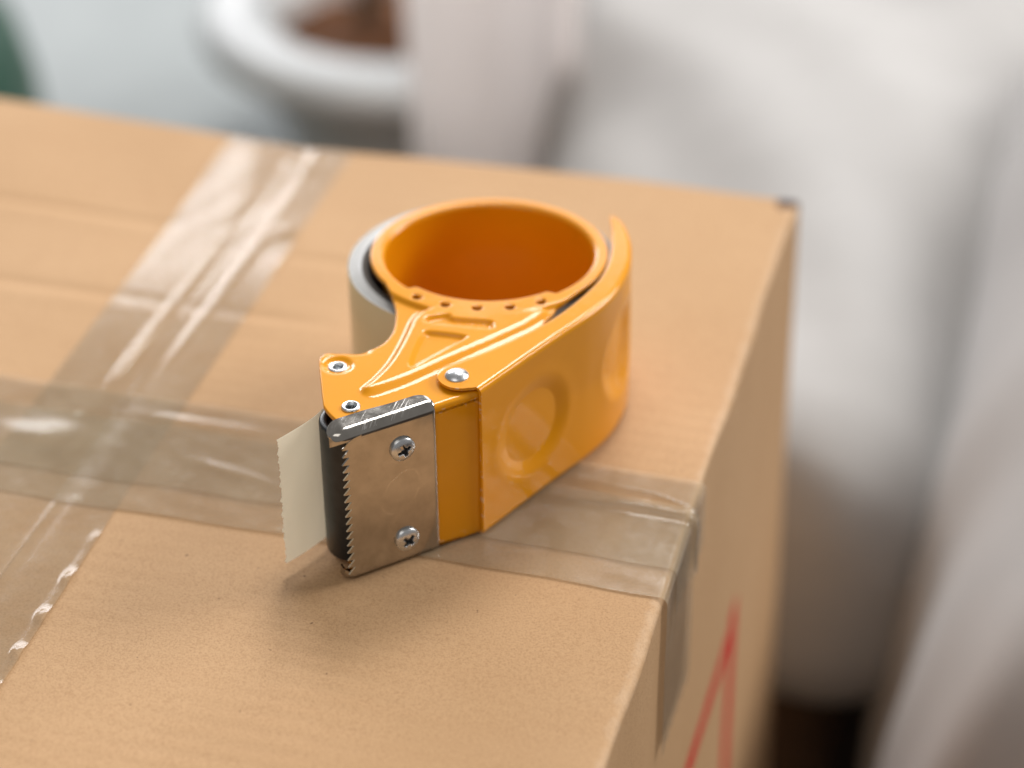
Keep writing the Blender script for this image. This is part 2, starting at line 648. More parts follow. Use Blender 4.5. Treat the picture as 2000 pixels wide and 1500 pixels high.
ORANGE, CHROME, ZINC, RUBBER = mat_paint(), mat_chrome(), mat_zinc(), mat_rubber()
RECESS_SHADE = mat_simple('recess_shade_steel', (0.03, 0.033, 0.035), (0.06, 0.062, 0.064), 0.5)  # near-black steel that paints shade into the screw crosses
STRIP, ROLLSIDE, ROLLFACE = mat_strip(), mat_roll_side(), mat_roll_face()
CARD, CARDSIDE, TAPE = mat_card('kraft_cardboard'), mat_card('kraft_cardboard_side', True, True), mat_tape()
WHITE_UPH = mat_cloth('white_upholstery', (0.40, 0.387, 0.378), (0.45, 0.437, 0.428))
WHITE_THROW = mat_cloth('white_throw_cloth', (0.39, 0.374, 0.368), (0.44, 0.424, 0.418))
CURTAIN = mat_cloth('white_curtain_cloth', (0.82, 0.80, 0.80), (0.86, 0.84, 0.84))
_t = CURTAIN.node_tree
_tr = _t.nodes.new('ShaderNodeBsdfTranslucent')
_tr.inputs[0].default_value = (0.92, 0.89, 0.88, 1)
_mx = _t.nodes.new('ShaderNodeMixShader')
_mx.inputs[0].default_value = 0.6
_t.links.new(_t.nodes['Principled BSDF'].outputs[0], _mx.inputs[1])
_t.links.new(_tr.outputs[0], _mx.inputs[2])
_t.links.new(_mx.outputs[0], _t.nodes['Material Output'].inputs[0])
GREEN = mat_cloth('dark_green_velvet', (0.005, 0.040, 0.024), (0.009, 0.055, 0.034))
CERAMIC = mat_simple('white_glazed_ceramic', (0.78, 0.80, 0.81), (0.83, 0.85, 0.86), 0.4)
COREM = mat_simple('shade_dark_core', (0.05, 0.04, 0.032), (0.08, 0.065, 0.05), 0.85)  # roll core coloured dark to paint shade seen through the band holes
SOIL = mat_simple('potting_soil', (0.09, 0.035, 0.012), (0.26, 0.095, 0.030), 0.9, 60, 0.6, 90)
BARK = mat_simple('brown_bark', (0.07, 0.04, 0.022), (0.14, 0.08, 0.045), 0.85, 90, 0.5, 160)
LEAF = mat_simple('dark_green_leaf', (0.020, 0.060, 0.028), (0.035, 0.095, 0.04), 0.45)
LACQUER = mat_simple('pale_grey_lacquer', (0.27, 0.295, 0.30), (0.31, 0.335, 0.34), 0.6)


def mat_floor():
    t = NT('dark_wood_floor')
    g = t.noise(1, 5, 0.6, t.mapped((60, 4, 4)))
    t.set(Base_Color=t.ramp(g, [(0.3, (0.022, 0.014, 0.010)), (0.7, (0.05, 0.032, 0.022))]), Roughness=0.5,
          Normal=t.bump(g, 0.15, 0.002))
    return t.m


FLOORM = mat_floor()

# ------------------------------------------------------------------ setting: floor
FZ = -0.50
bm = bm_from([(-4, -2.5, FZ), (4, -2.5, FZ), (4, 4.5, FZ), (-4, 4.5, FZ)], [(0, 1, 2, 3)])
tag(from_bm('floor', bm, FLOORM, None, False), kind='structure')

# ------------------------------------------------------------------ cardboard box
BX0, BY0, BY1, SEAM = -0.406, -0.330, 0.1415, -0.2035


def bow(x, y):
    """the back edge of the lid sags inwards a little"""
    return y - 0.0085 * np.exp(-((x + 0.20) / 0.085) ** 2) * sstep(np.asarray(y, float), 0.02, 0.14)


_ph = rng.uniform(0, 6.28, 12)


def lid_z(x, y, sc=1.0):
    x = np.asarray(x, float)
    y = np.asarray(y, float)
    z = 0.0005 * np.sin(x * 21 + _ph[0] + 6 * y) + 0.0004 * np.sin(y * 33 + _ph[1] - 9 * x) + 0.00022 * np.sin(x * 67 + y * 51 + _ph[2])
    # pressed score lines across the lid
    lf = sstep(-x, 0.135, 0.175)
    z = z - sc * 0.0008 * np.exp(-((y - 0.066 + 0.02 * (x + 0.3)) / 0.0022) ** 2) * sstep(-x, 0.215, 0.235)
    z = z + sc * 0.00025 * np.exp(-((y - 0.058 + 0.02 * (x + 0.3)) / 0.0035) ** 2) * sstep(-x, 0.215, 0.235)
    z = z - sc * 0.0007 * np.exp(-((y - 0.052) / 0.0024) ** 2) * sstep(-x, 0.11, 0.15) * (x > -0.21)
    z = z - sc * 0.0008 * np.exp(-((y - 0.009) / 0.0022) ** 2) * lf
    z = z + sc * 0.00025 * np.exp(-((y - 0.001) / 0.0035) ** 2) * lf
    # flaps dip towards the seam, the right one lies a touch higher
    z = z - 0.0004 * np.exp(-((x - SEAM) / 0.006) ** 2) + np.where(x > SEAM, 0.00005, 0.0)
    return z - 0.0003


box = empty('cardboard_box', (0, 0, 0))
tag(box, 'brown cardboard box taped shut, carrying the orange tape dispenser', 'box')


def edge_w(y):
    return 0.0005 * math.sin(y * 41 + 1) + 0.00016 * math.sin(y * 133 + 2)


def flap(name, xs, ys, mat, edge_x, sign):
    """lid flap: flat sheet that rolls over its folded edge (edge_x) down to the side wall"""
    r = 0.0026
    cols = []
    for x in xs:
        cols.append((x, 0.0, 1.0))
    for k in range(1, 7):
        a = k / 6 * math.pi / 2
        cols.append((edge_x - sign * r + sign * r * math.sin(a), -r + r * math.cos(a), 1 - k / 6))
    verts = []
    for y in ys:
        for x, dz, wgt in cols:
            z = lid_z(x, y) * wgt
            verts.append((x + edge_w(y) * (1 - wgt), float(bow(x, y)), float(z) + dz))
    bm = bm_from(verts, grid_faces(len(ys), len(cols)))
    bm.normal_update()
    if sum(f.normal.z for f in list(bm.faces)[:50]) < 0:
        bmesh.ops.reverse_faces(bm, faces=bm.faces)
    thicken(bm, 0.0035)
    return from_bm(name, bm, mat, box, True, 50)


ys = np.concatenate([np.arange(BY0, BY1 - 0.002, 0.0021), [BY1 - 0.0016, BY1 - 0.0008, BY1]])
xs_r = np.concatenate([[SEAM + 0.0001, SEAM + 0.001], np.arange(SEAM + 0.002, -0.0045, 0.0021), [-0.0026]])
xs_l = np.concatenate([[SEAM - 0.0001, SEAM - 0.001], np.arange(SEAM - 0.002, BX0 + 0.0045, -0.0021), [BX0 + 0.0026]])
fr = flap('lid_flap', xs_r, ys, CARD, 0.0, 1)
fl = flap('lid_flap', xs_l, ys, CARD, BX0, -1)

def panel(name, pts_fn, nu, nv, mat, out, th=0.0035):
    verts = []
    for i in range(nu):
        for j in range(nv):
            verts.append(pts_fn(i / (nu - 1), j / (nv - 1)))
    bm = bm_from(verts, grid_faces(nu, nv))
    bm.normal_update()
    if sum(f.normal.dot(Vector(out)) for f in bm.faces) < 0:
        bmesh.ops.reverse_faces(bm, faces=bm.faces)
    thicken(bm, th)
    return from_bm(name, bm, mat, box, True, 50)


SK = 0.030     # the carton leans: its foot stands a little further back
ZT = -0.0026
HB = FZ + 0.0005


def lean(z):
    return SK * (-z) / 0.33


panel('side_panel', lambda u, v: (edge_w(BY0 + (BY1 - BY0) * u) * (1 - v) ** 6 + 0.0003 * math.sin(9 * u + 3 * v) * min(1, 8 * v), BY0 + (BY1 - BY0) * u + lean(ZT + (HB - ZT) * v) * (0.2 + 0.8 * u),
                                  ZT + (HB - ZT) * v), 150, 40, CARDSIDE, (1, 0, 0))
panel('side_panel', lambda u, v: (BX0, BY1 + (BY0 - BY1) * u + lean(ZT + (HB - ZT) * v) * (1 - 0.8 * u), ZT + (HB - ZT) * v), 20, 20, CARD, (-1, 0, 0))
panel('end_panel', lambda u, v: (-0.004 + (BX0 + 0.008) * u, float(bow(-0.004 + (BX0 + 0.008) * u, BY1)) - 0.0012 + lean(ZT + (HB - ZT) * v),
                                 -0.0042 + (HB + 0.0042) * v), 60, 20, CARD, (0, 1, 0))
panel('end_panel', lambda u, v: (BX0 + 0.004 - (BX0 + 0.008) * u, BY0 + 0.0012 + 0.2 * lean(ZT + (HB - ZT) * v), -0.0042 + (HB + 0.0042) * v), 20, 20, CARD, (0, -1, 0))


def wrap(l, corner):
    """length along a strip -> (position along lid axis, drop below lid, lid weight); wraps over a folded edge at `corner`"""
    r = 0.0022
    if l <= corner - r:
        return l, 0.0, 1.0, 0.0
    a = (l - (corner - r)) / r
    if a < math.pi / 2:
        return corner - r + r * math.sin(a), -r + r * math.cos(a), 1 - a / (math.pi / 2), a / (math.pi / 2)
    return corner, -r - (l - (corner - r) - r * math.pi / 2), 0.0, 1.0


def ridge(d, wdt):
    return np.exp(-(d / wdt) ** 2)


def tape_x(name, y0, y1, l1a, l1b, lift, wr, label=None):
    """strip along x over the right-hand fold; l1a/l1b: hanging length at its two edges"""
    verts = []
    ws = np.linspace(0, 1, 56)
    ls = np.concatenate([np.arange(BX0 + 0.012, -0.0601, 0.0025), np.arange(-0.060, -0.004, 0.001), np.linspace(-0.004, 0.006, 16), np.linspace(0.0075, 1.0, 2)[:1]])
    nl = len(ls)
    tail = np.linspace(0.0, 1.0, 26)[1:]
    for k in range(nl + len(tail)):
        for wv in ws:
            y = y0 + (y1 - y0) * wv
            lend = l1a + (l1b - l1a) * wv + 0.0009 * math.sin(wv * 37) + 0.0006 * math.sin(wv * 83 + 1)
            l = ls[k] if k < nl else ls[-1] + (lend - ls[-1]) * tail[k - nl]
            x, dz, wl, ws_ = wrap(l, 0.0008 + 0.6 * lift + 0.0005 * math.sin(y * 41 + 1))
            h = wr(l, y) + lift
            z = float(lid_z(x, y, 0.3)) * wl + dz + h * max(wl, 0.0) + lift * 0.2
            xx = x + h * ws_ * 0.8
            verts.append((xx, y + (0.0004 * math.sin(l * 90 + y0 * 50) if 0 < wv < 1 else 0.0003 * math.sin(l * 140)), z))
    bm = bm_from(verts, grid_faces(nl + len(tail), len(ws)))
    bm.normal_update()
    if sum(f.normal.z for f in list(bm.faces)[:50]) < 0:
        bmesh.ops.reverse_faces(bm, faces=bm.faces)
    o = from_bm(name, bm, TAPE, box, True, 0)
    if label: o['label'] = label
    return o


def wr_under(l, y):
    return 0.00002 * (1 + math.sin(l * 160 + 10 * math.sin(y * 60)))


def line_d(l, y, pts):
    ly = np.interp(l, [p[0] for p in pts], [p[1] for p in pts])
    return y - ly


W1 = [(-0.075, -0.0575), (-0.040, -0.0590), (-0.013, -0.0625), (0.0, -0.067), (0.03, -0.069)]
W2 = [(-0.08, -0.0735), (-0.057, -0.0715), (-0.022, -0.0690), (0.0, -0.0705), (0.03, -0.073)]
W3 = [(-0.03, -0.0640), (-0.012, -0.0665), (0.0, -0.0690), (0.03, -0.071)]


def wr_top(l, y):
    k1 = float(sstep(np.float64(l), -0.050, -0.012))
    k2 = float(sstep(np.float64(l), -0.072, -0.020))
    k3 = float(sstep(np.float64(l), -0.028, -0.006))
    h = 0.0024 * k1 * ridge(line_d(l, y, W1), 0.0013) + 0.0022 * k2 * ridge(line_d(l, y, W2), 0.0013) + 0.0013 * k3 * ridge(line_d(l, y, W3), 0.0008)
    # puckers where the two tapes cross and left of it
    h += 0.0007 * math.exp(-((l + 0.222) / 0.014) ** 2 - ((y + 0.080) / 0.008) ** 2)
    h += 0.0003 * math.exp(-((l + 0.172) / 0.02) ** 2 - ((y + 0.060) / 0.0025) ** 2)
    h += 0.00028 * math.exp(-((l + 0.15) / 0.012) ** 2 - ((y + 0.084 + 0.25 * (l + 0.15)) / 0.002) ** 2)
    return h + 0.00002 * (1 + math.sin(l * 210 + 8 * math.sin(y * 80)))


def tape_y():
    """long strip over the lid seam, wrapping down over the back edge"""
    x0, x1 = -0.2335, -0.1815
    verts = []
    ws = np.linspace(0, 1, 64)
    ls = np.concatenate([np.arange(BY0 + 0.001, BY1 - 0.014, 0.0018), np.linspace(BY1 - 0.0135, BY1 + 0.008, 34), np.linspace(BY1 + 0.010, BY1 + 0.05, 14)])
    for l in ls:
        for wv in ws:
            x = x0 + (x1 - x0) * wv + 0.0006 * math.sin(l * 31 + 1)
            corner = float(bow(x, BY1)) + 0.0006
            y, dz, wl, ws_ = wrap(l - (BY1 - float(bow(x, BY1))) * float(sstep(np.float64(l), 0.02, 0.14)), corner)
            # film bridges the seam in a shallow trough with two crisp shoulders
            h = 0.00032
            h += 0.0006 * ridge(x - (-0.1985 + 0.004 * math.sin(l * 14 + 0.6)), 0.0016) * float(sstep(np.float64(l), -0.08, 0.0)) * (0.55 + 0.45 * math.sin(l * 47 + 0.3))
            h += 0.0005 * ridge(x - (-0.2105 + 0.05 * (l - 0.0)), 0.0015) * float(sstep(np.float64(l), -0.07, -0.02)) * float(sstep(np.float64(-l), -0.075, -0.03))
            h += 0.00012 * ridge(x - (-0.203), 0.0013) * float(sstep(np.float64(-l), 0.10, 0.13))
            h += 0.0008 * math.exp(-((l - 0.071) / 0.004) ** 2 - ((x + 0.186) / 0.005) ** 2)
            h += 0.0004 * math.exp(-((l - 0.126) / 0.005) ** 2 - ((x + 0.196 + 0.004 * math.sin(l * 200)) / 0.008) ** 2)
            # rippled, lifted right-hand edge near the front
            e = float(sstep(np.float64(x), x1 - 0.0042, x1 - 0.0004)) * float(sstep(np.float64(-l), 0.115, 0.15))
            h += e * (0.0003 + 0.0008 * max(0.0, math.sin(l * 2 * math.pi / 0.021 + 2.0 * math.sin(l * 33))) ** 2)
            h += 0.00003 * (1 + math.sin(x * 400 + 5 * math.sin(l * 40)))
            zz = float(lid_z(min(x, SEAM - 0.004) if x < SEAM else max(x, SEAM + 0.004), y, 0.1))
            verts.append((x, y + h * ws_, zz * wl + dz + h * wl))
    bm = bm_from(verts, grid_faces(len(ls), len(ws)))
    bm.normal_update()
    if sum(f.normal.z for f in list(bm.faces)[:50]) < 0:
        bmesh.ops.reverse_faces(bm, faces=bm.faces)
    o = from_bm('packing_tape', bm, TAPE, box, True, 0)
    o['label'] = 'clear tape running along the lid seam to the back edge'
    return o


tape_y()
tape_x('packing_tape', -0.1115, -0.0635, 0.066, 0.071, 0.0005, wr_under, 'lower of the two clear tapes crossing the lid, its long end hanging on the side')
tape_x('packing_tape', -0.0970, -0.0490, 0.018, 0.026, 0.00064, wr_top, 'upper crossing clear tape, wrinkled near the right edge')

# ------------------------------------------------------------------ tape dispenser
DX, DY = -0.0815, -0.0158
disp = empty('tape_dispenser', (DX, DY, 0.0002))
tag(disp, 'orange metal tape dispenser with serrated steel blade lying on the cardboard box', 'tape dispenser')

SQ = 0.90
ER = np.array([0.9649, 0.2623]); ER = ER / np.hypot(*ER)
EF = np.array([-ER[1], ER[0]])
ROTM = Matrix(((ER[0], EF[0], 0, 0), (ER[1], EF[1], 0, 0), (0, 0, 1, 0), (0, 0, 0, 1)))
CEN = EF * -1.3
SQM = Matrix.Translation((CEN[0], CEN[1], 0)) @ ROTM @ Matrix.Diagonal((1, SQ, 1, 1)) @ ROTM.inverted()
MM = Matrix.Diagonal((0.001, 0.001, 0.001, 1))


def ell(r, a):
    return CEN + ER * r * math.cos(a) + EF * r * SQ * math.sin(a)


def rho(Q):
    return np.hypot((Q - CEN) @ ER, ((Q - CEN) @ EF) / SQ)


F0 = np.array([-10.2, -107.9]); FD = np.array([0.70872, 0.70549]); FN = np.array([0.70549, -0.70872])


def Fp(s, d=0.0):
    return F0 + FD * s + FN * d


H_OUT = catmull([(19.8, -79.8), (24.3, -69.6), (33.8, -48.3), (42.4, -30.0), (46.9, -16.0), (48.0, 0.1), (45.6, 14.3), (41.6, 25.0), (38.0, 30.6), (35.4, 32.6)], 0.5)
# top plate outline (mm, counter-clockwise starting at the nose)
left = catmull([(-14.0, -107.2), (-18.4, -104.4), (-21.8, -101.6), (-24.4, -98.8), (-25.9, -96.2), (-30.6, -84.8), (-33.9, -76.6), (-34.7, -73.4), (-33.9, -70.8), (-31.8, -69.2), (-28.8, -68.1),
                (-25.6, -67.5), (-22.3, -66.2), (-19.7, -63.7), (-18.0, -60.5), (-17.2, -56.9), (-17.1, -52.7), (-18.1, -47.4), (-19.9, -41.2), (-22.3, -36.0)], 0.5)
A0, A1 = math.radians(-149), math.radians(-35.5)
arc = np.array([ell(39.7, A0 - (A0 + 2 * math.pi - A1) * k / 300) for k in range(301)])     # the long way round, clockwise
right = catmull([(32.1, -24.3), (30.2, -27.2), (29.8, -30.6), (28.2, -38.5), (29.6, -47.0)], 0.5)
inner_h = [(28.6, -56.8), (22.9, -69.6)]
fold = [tuple(Fp(41.2)), tuple(Fp(1.5))]
outline = np.vstack([left, arc, right, inner_h, fold])
FOLD = densify([Fp(1.0), Fp(41.3)], 0.5, False)

B0, B1 = math.radians(-137), math.radians(-53)


def hole_r(a):
    a = (a + math.pi) % (2 * math.pi) - math.pi
    t = sstep(np.float64(a), B0 - 0.03, B0 + 0.05) * (1 - sstep(np.float64(a), B1 - 0.05, B1 + 0.03))
    return 37.0 - 3.7 * float(t)


ring_hole = np.array([ell(hole_r(2 * math.pi * k / 480), 2 * math.pi * k / 480) for k in range(480)])
rivet_holes = []
for k in range(5):
    c = ell(38.0, math.radians(-127.6 + 16 * k))
    rivet_holes.append(np.array([c + 1.7 * np.array([math.cos(t), math.sin(t)]) for t in np.linspace(0, 2 * math.pi, 20, endpoint=False)]))
EY = [np.array([-28.0, -75.8]), np.array([-16.7, -96.7])]
eye_holes = [np.array([c + 1.7 * np.array([math.cos(t), math.sin(t)]) for t in np.linspace(0, 2 * math.pi, 24, endpoint=False)]) for c in EY]

A_POLY = catmull([(-15.6, -87.0), (-13.9, -81.5), (-12.5, -75.0), (-11.8, -68.5), (-11.7, -60.0), (-12.0, -51.9), (-12.2, -45.5), (-10.5, -40.5), (-4.0, -36.0), (14, -34.0), (26.5, -30.5), (24.4, -38.0), (19.4, -45.6), (13.6, -53.8),
                  (4.4, -66.2), (-4.8, -78.6), (-10.4, -84.9), (-13.8, -87.8)], 0.8, True)
TRI = catmull([(-5.7, -71.2), (-6.6, -63.0), (-6.6, -54.8), (-5.2, -52.4), (5.6, -51.9), (6.6, -53.2), (3.0, -59.6), (-1.6, -67.4), (-4.2, -72.0)], 0.6, True)
SLOT = catmull([(-8.6, -46.0), (-6.8, -43.6), (-2.0, -41.2), (0.2, -42.9), (11.4, -41.6), (13.2, -43.4), (12.4, -45.6), (0.3, -46.8), (-6.6, -47.2)], 0.6, True)
ZB, ZR = 55.6, 57.0


def plate_z(Q):
    r = rho(Q)
    ann = r - 41.6
    up_ann = 1 - sstep(ann, -0.3, 1.7)
    a = sdf(Q, A_POLY)
    # left flank is crisp, the right flank a broad slope
    rightness = sstep(Q[:, 0] - (-15.0 + (Q[:, 1] + 87) * 0.42), -1.0, 3.0)
    wd = 2.1 + 2.2 * rightness
    up_a = 1 - sstep(a, -wd * 0.5, wd * 0.75)
    upm = np.maximum(up_ann, up_a)
    pk = np.maximum(1 - sstep(sdf(Q, TRI), -1.15, 0.75), 1 - sstep(sdf(Q, SLOT), -1.05, 0.7))
    z = ZB + (ZR - ZB) * upm - 1.25 * pk
    # far from the nose the rim of the drum is level with the raised face
    d1 = np.hypot(*(Q - EY[0]).T)
    z = z - 0.95 * (1 - sstep(d1, 2.9, 5.4))
    z = z - 0.8 * (1 - sstep(seg_dist(Q, left[70:110], False), 0.2, 2.2)) * (1 - sstep(np.hypot(*(Q - np.array([-27, -68])).T), 3, 8))
    fd = seg_dist(Q, FOLD, False)
    rf = 1.7
    dd = np.clip(fd, 0, rf)
    z = z - (rf - np.sqrt(rf ** 2 - (rf - dd) ** 2))
    z = z + 0.12 * np.sin(Q[:, 0] * 0.11 + 1) * np.sin(Q[:, 1] * 0.09)
    return z


bm = sheet_mesh(outline, [ring_hole] + rivet_holes + eye_holes, 0.62, plate_z, 0.9, rim_fn=lambda V: rho(V) < 36.2)
from_bm('top_plate', bm, ORANGE, disp, True, 50)

# lower plate, plain
bm = sheet_mesh(outline, [np.array([ell(36.0, 2 * math.pi * k / 90) for k in range(90)])], 4.0, lambda Q: 0 * Q[:, 0] + 2.6, 0.9, 0, (1.0,))
from_bm('lower_plate', bm, ORANGE, disp, True, 40)

# drum with rolled lip
prof = [(37.15, 56.2), (37.15, 56.7), (37.0, 56.88), (36.7, 56.9)]
for k in range(1, 10):
    a = k / 9 * math.pi / 2
    prof.append((36.7 - 1.7 * math.sin(a), 55.2 + 1.7 * math.cos(a)))
prof += [(35.0, 50), (35.0, 40), (35.0, 30), (35.0, 20), (35.0, 10), (35.0, 3.4), (35.6, 2.0), (36.8, 1.5), (39.5, 1.5), (39.5, 0.8), (36.5, 0.8), (34.6, 1.6), (34.0, 3.2)]
prof = prof[:-4] + [(39.5, 0.7), (36.6, 0.7), (35.9, 1.5), (35.9, 54.6), (36.4, 55.4), (37.0, 55.7)]
bm = lathe(prof, 160, None, True)
bmesh.ops.recalc_face_normals(bm, faces=bm.faces)
bm.transform(MM @ SQM)
from_bm('drum', bm, ORANGE, disp, True, 50)

# front wall of the body, set under the fold of the top plate
wl_pts = np.vstack([densify([Fp(1.5), Fp(41.2)], 2.0, False), densify([Fp(41.2), (22.9, -69.6), (28.6, -56.8), (36.5, -39.5), (41.5, -28.0), (44.6, -15.5)], 2.0, False)[1:]])
verts = []
for px, py in wl_pts:
    for z in np.linspace(53.88, 2.4, 14):
        verts.append((px, py, z))
bm = bm_from(verts, grid_faces(len(wl_pts), 14), 0.001)
bm.normal_update()
if sum(f.normal.dot(Vector((FN[0], FN[1], 0))) for f in list(bm.faces)[:20]) < 0:
    bmesh.ops.reverse_faces(bm, faces=bm.faces)
thicken(bm, 0.0009)
from_bm('front_wall', bm, ORANGE, disp, True, 50)

# handle: pressed strap with top flange, tab round the rivet and thumb dishes
NR = 190
HO, HL = resample(H_OUT, NR)
HI_raw = catmull([(4.1, -74.2), (4.3, -72.0), (5.4, -70.0), (8.2, -67.0), (16.4, -57.6), (26.7, -43.2), (31.5, -34.9), (36.4, -22.9), (40.1, -8.8), (40.3, 4.8), (37.2, 21.0), (34.2, 30.6)], 0.5)
HI, _ = resample(HI_raw, NR)
tan = np.gradient(HO, axis=0)
tan /= np.hypot(*tan.T)[:, None]
HNn = np.stack([tan[:, 1], -tan[:, 0]], 1)
tab = catmull([tuple(HO[0] - HNn[0] * 2.0), (17.2, -79.5), (16.0, -79.9), (13.8, -80.9), (10.6, -81.2), (7.6, -80.0), (5.3, -77.6), (4.1, -74.2)], 0.3)
NF = 16
TABR, _ = resample(tab, NF + 1)
TABR = TABR[::-1]
Rr = 2.0
ZTOP = 57.35
DISH = [(25.5, 29.0, 1.7), (80.0, 29.5, 3.2)]


def dish(s, z):
    h = 0.0
    for cs, cz, dp in DISH:
        rr = math.hypot((s - cs), (z - cz))
        h += dp * (1 - float(sstep(np.float64(rr), 9.5, 18.8)))
        h -= 0.12 * math.exp(-((rr - 19.2) / 2.2) ** 2)
    return h


verts = []
zs_wall = np.linspace(ZTOP - Rr, 0.3 + Rr, 62)
row_s = np.linspace(0, HL, NR)
for i in range(NR):
    o, nrm = HO[i], HNn[i]
    ins = o - nrm * Rr
    base_line = lambda wv: HI[i] * wv + ins * (1 - wv)
    blend = 1 - float(sstep(np.float64(row_s[i]), 0.0, 9.0))
    for j in range(NF + 1):
        wv = 1 - j / NF
        P = base_line(wv)
        L0 = HI[0] * wv + (HO[0] - HNn[0] * Rr) * (1 - wv)
        dev = (TABR[j] - L0) * (1.0 if j < NF else 0)
        P = P + dev * blend
        drop = 0.0
        if wv > 0.93:
            drop = 0.35 * (wv - 0.93) / 0.07
        verts.append((P[0], P[1], ZTOP - drop))
    for k in range(1, 8):
        a = k / 8 * math.pi / 2
        P = ins + nrm * Rr * math.sin(a)
        verts.append((P[0], P[1], ZTOP - Rr + Rr * math.cos(a)))
    for z in zs_wall:
        P = o - nrm * dish(row_s[i], z)
        verts.append((P[0], P[1], z))
    for k in range(1, 7):
        a = k / 6 * math.pi / 2
        P = ins + nrm * Rr * math.cos(a)
        verts.append((P[0], P[1], 0.3 + Rr - Rr * math.sin(a)))
    for q in (1.5, 3.0, 5.0):
        P = ins - nrm * q
        verts.append((P[0], P[1], 0.3))
ncol = NF + 1 + 7 + len(zs_wall) + 6 + 3
bm = bm_from(verts, grid_faces(NR, ncol), 0.001)
bm.normal_update()
if sum(f.normal.z for f in list(bm.faces)[:10]) < 0:
    bmesh.ops.reverse_faces(bm, faces=bm.faces)
thicken(bm, 0.001)
from_bm('handle', bm, ORANGE, disp, True, 45)

# dome rivet on the tab
prof = [(0.001, 1.75), (0.8, 1.70), (1.6, 1.52), (2.4, 1.2), (3.1, 0.78), (3.6, 0.36), (3.8, 0.05), (3.75, -0.25), (0.001, -0.25)]
bm = lathe(prof, 48)
bmesh.ops.recalc_face_normals(bm, faces=bm.faces)
bm.transform(MM @ Matrix.Translation((10.5, -74.5, ZTOP + 0.05)))
from_bm('rivet', bm, ZINC, disp, True, 50)

# hollow eyelets at the roller and guide pins
for k, c in enumerate(EY):
    zb = 54.62 if k == 0 else 55.66
    ro, rim = (2.95, 0.55) if k == 0 else (2.95, 0.8)
    prof = [(ro, -0.1), (ro + 0.02, rim * 0.45), (ro - 0.25, rim * 0.85), (ro - 0.6, rim), (ro - 1.0, rim * 0.85), (ro - 1.3, rim * 0.35), (ro - 1.38, -0.4), (ro - 1.38, -2.4), (ro - 1.1, -2.6), (0.7, -2.6), (0.6, -6), (1.9, -6), (1.9, -1.0), (1.72, -0.1)]
    bm = lathe(prof, 40, None, True)
    bmesh.ops.recalc_face_normals(bm, faces=bm.faces)
    bm.transform(MM @ Matrix.Translation((c[0], c[1], zb)))
    from_bm('eyelet', bm, ZINC, disp, True, 45)

# guide pin under the first eyelet
bm = lathe([(0.001, 52.0), (2.2, 52.0), (2.2, 3.0), (0.001, 3.0)], 32)
bmesh.ops.recalc_face_normals(bm, faces=bm.faces)
bm.transform(MM @ Matrix.Translation((EY[0][0], EY[0][1], 0)))
from_bm('guide_pin', bm, ZINC, disp, True, 45)

# rubber roller
ROL = np.array([-16.9, -97.0])
prof = [(9.55, 3.2), (9.75, 3.8), (9.8, 20), (9.8, 40), (9.8, 51.0), (9.6, 51.6), (9.2, 51.9), (7.6, 51.9), (7.2, 51.6), (7.0, 50.5), (7.0, 34), (7.0, 3.0), (9.0, 2.7)]
bm = lathe(prof, 72, None, True)
bmesh.ops.recalc_face_normals(bm, faces=bm.faces)
bm.transform(MM @ Matrix.Translation((ROL[0], ROL[1], 0)))
from_bm('roller', bm, RUBBER, disp, True, 45)
bm = lathe([(0.001, 54.0), (2.4, 54.0), (2.4, 50.5), (6.8, 50.3), (6.8, 48.8), (2.4, 48.6), (2.4, 3.0), (0.001, 3.0)], 40)
bmesh.ops.recalc_face_normals(bm, faces=bm.faces)
bm.transform(MM @ Matrix.Translation((ROL[0], ROL[1], 0)))
from_bm('roller_axle', bm, RUBBER, disp, True, 45)

# blade: steel channel clasped over the nose
FACE = 1.0
BT = 57.3
SR = 25.6
ss = np.unique(np.concatenate([np.linspace(-9.2, -4.0, 22), np.linspace(-4, -0.3, 8), np.linspace(-0.3, 19.5, 34), np.linspace(19.5, SR, 22)]))


def cap_rows(sign):
    """flange and rounded shoulder; sign=+1 top, -1 bottom"""
    rows = []
    lefty = -9.2 if sign > 0 else -8.0
    for s in ss:
        s_ = max(s, lefty)
        D = 7.2 - 0.9 * float(sstep(np.float64(s_), 2, 16)) if sign > 0 else 5.2
        e2 = 1.0
        if s_ > 20.5:
            q = min(1.0, (s_ - 20.5) / (SR - 20.5))
            e2 = max(0.0, 1 - q ** 2.6) ** (1 / 2.6)
        prof = []
        rr = 3.1
        for k in range(7):
            prof.append((-D * e2 + (D * e2 + FACE - rr) * k / 6 if D * e2 > rr - FACE else (FACE - rr), 0.0))
        for k in range(1, 13):
            a = k / 12 * math.pi / 2
            prof.append((FACE - rr + rr * math.sin(a), -rr + rr * math.cos(a)))
        prof.append((FACE, -rr - 0.35))
        e = 1.0
        if s_ < -3.8:
            q = min(1.0, (-3.8 - s_) / (-3.8 - lefty))
            e = math.sqrt(max(0.0, 1 - q * q))
        row = []
        for d, dz in prof:
            dm = -2.6
            d2 = dm + (d - dm) * (0.12 + 0.88 * e)
            z = dz - (1 - e) * 2.4
            if s_ > 24.0:
                q = min(1.0, (s_ - 24.0) / (SR - 24.0))
                d2 -= 0.9 * (1 - math.sqrt(1 - q * q)) if dz < -1 else 0
                z -= 0.5 * (1 - math.sqrt(1 - q * q))
            P = Fp(s_, d2)
            zz = BT + z if sign > 0 else 0.35 - z
            row.append((P[0], P[1], zz))
        rows.append(row)
    return rows


def face_d(s):
    d = FACE
    if s > 24.0:
        q = min(1.0, (s - 24.0) / (SR - 24.0))
        d -= 0.9 * (1 - math.sqrt(1 - q * q))
    # press line just right of the teeth
    d += 0.10 * math.exp(-((s - 0.6) / 0.35) ** 2)
    return d


bmB = bmesh.new()


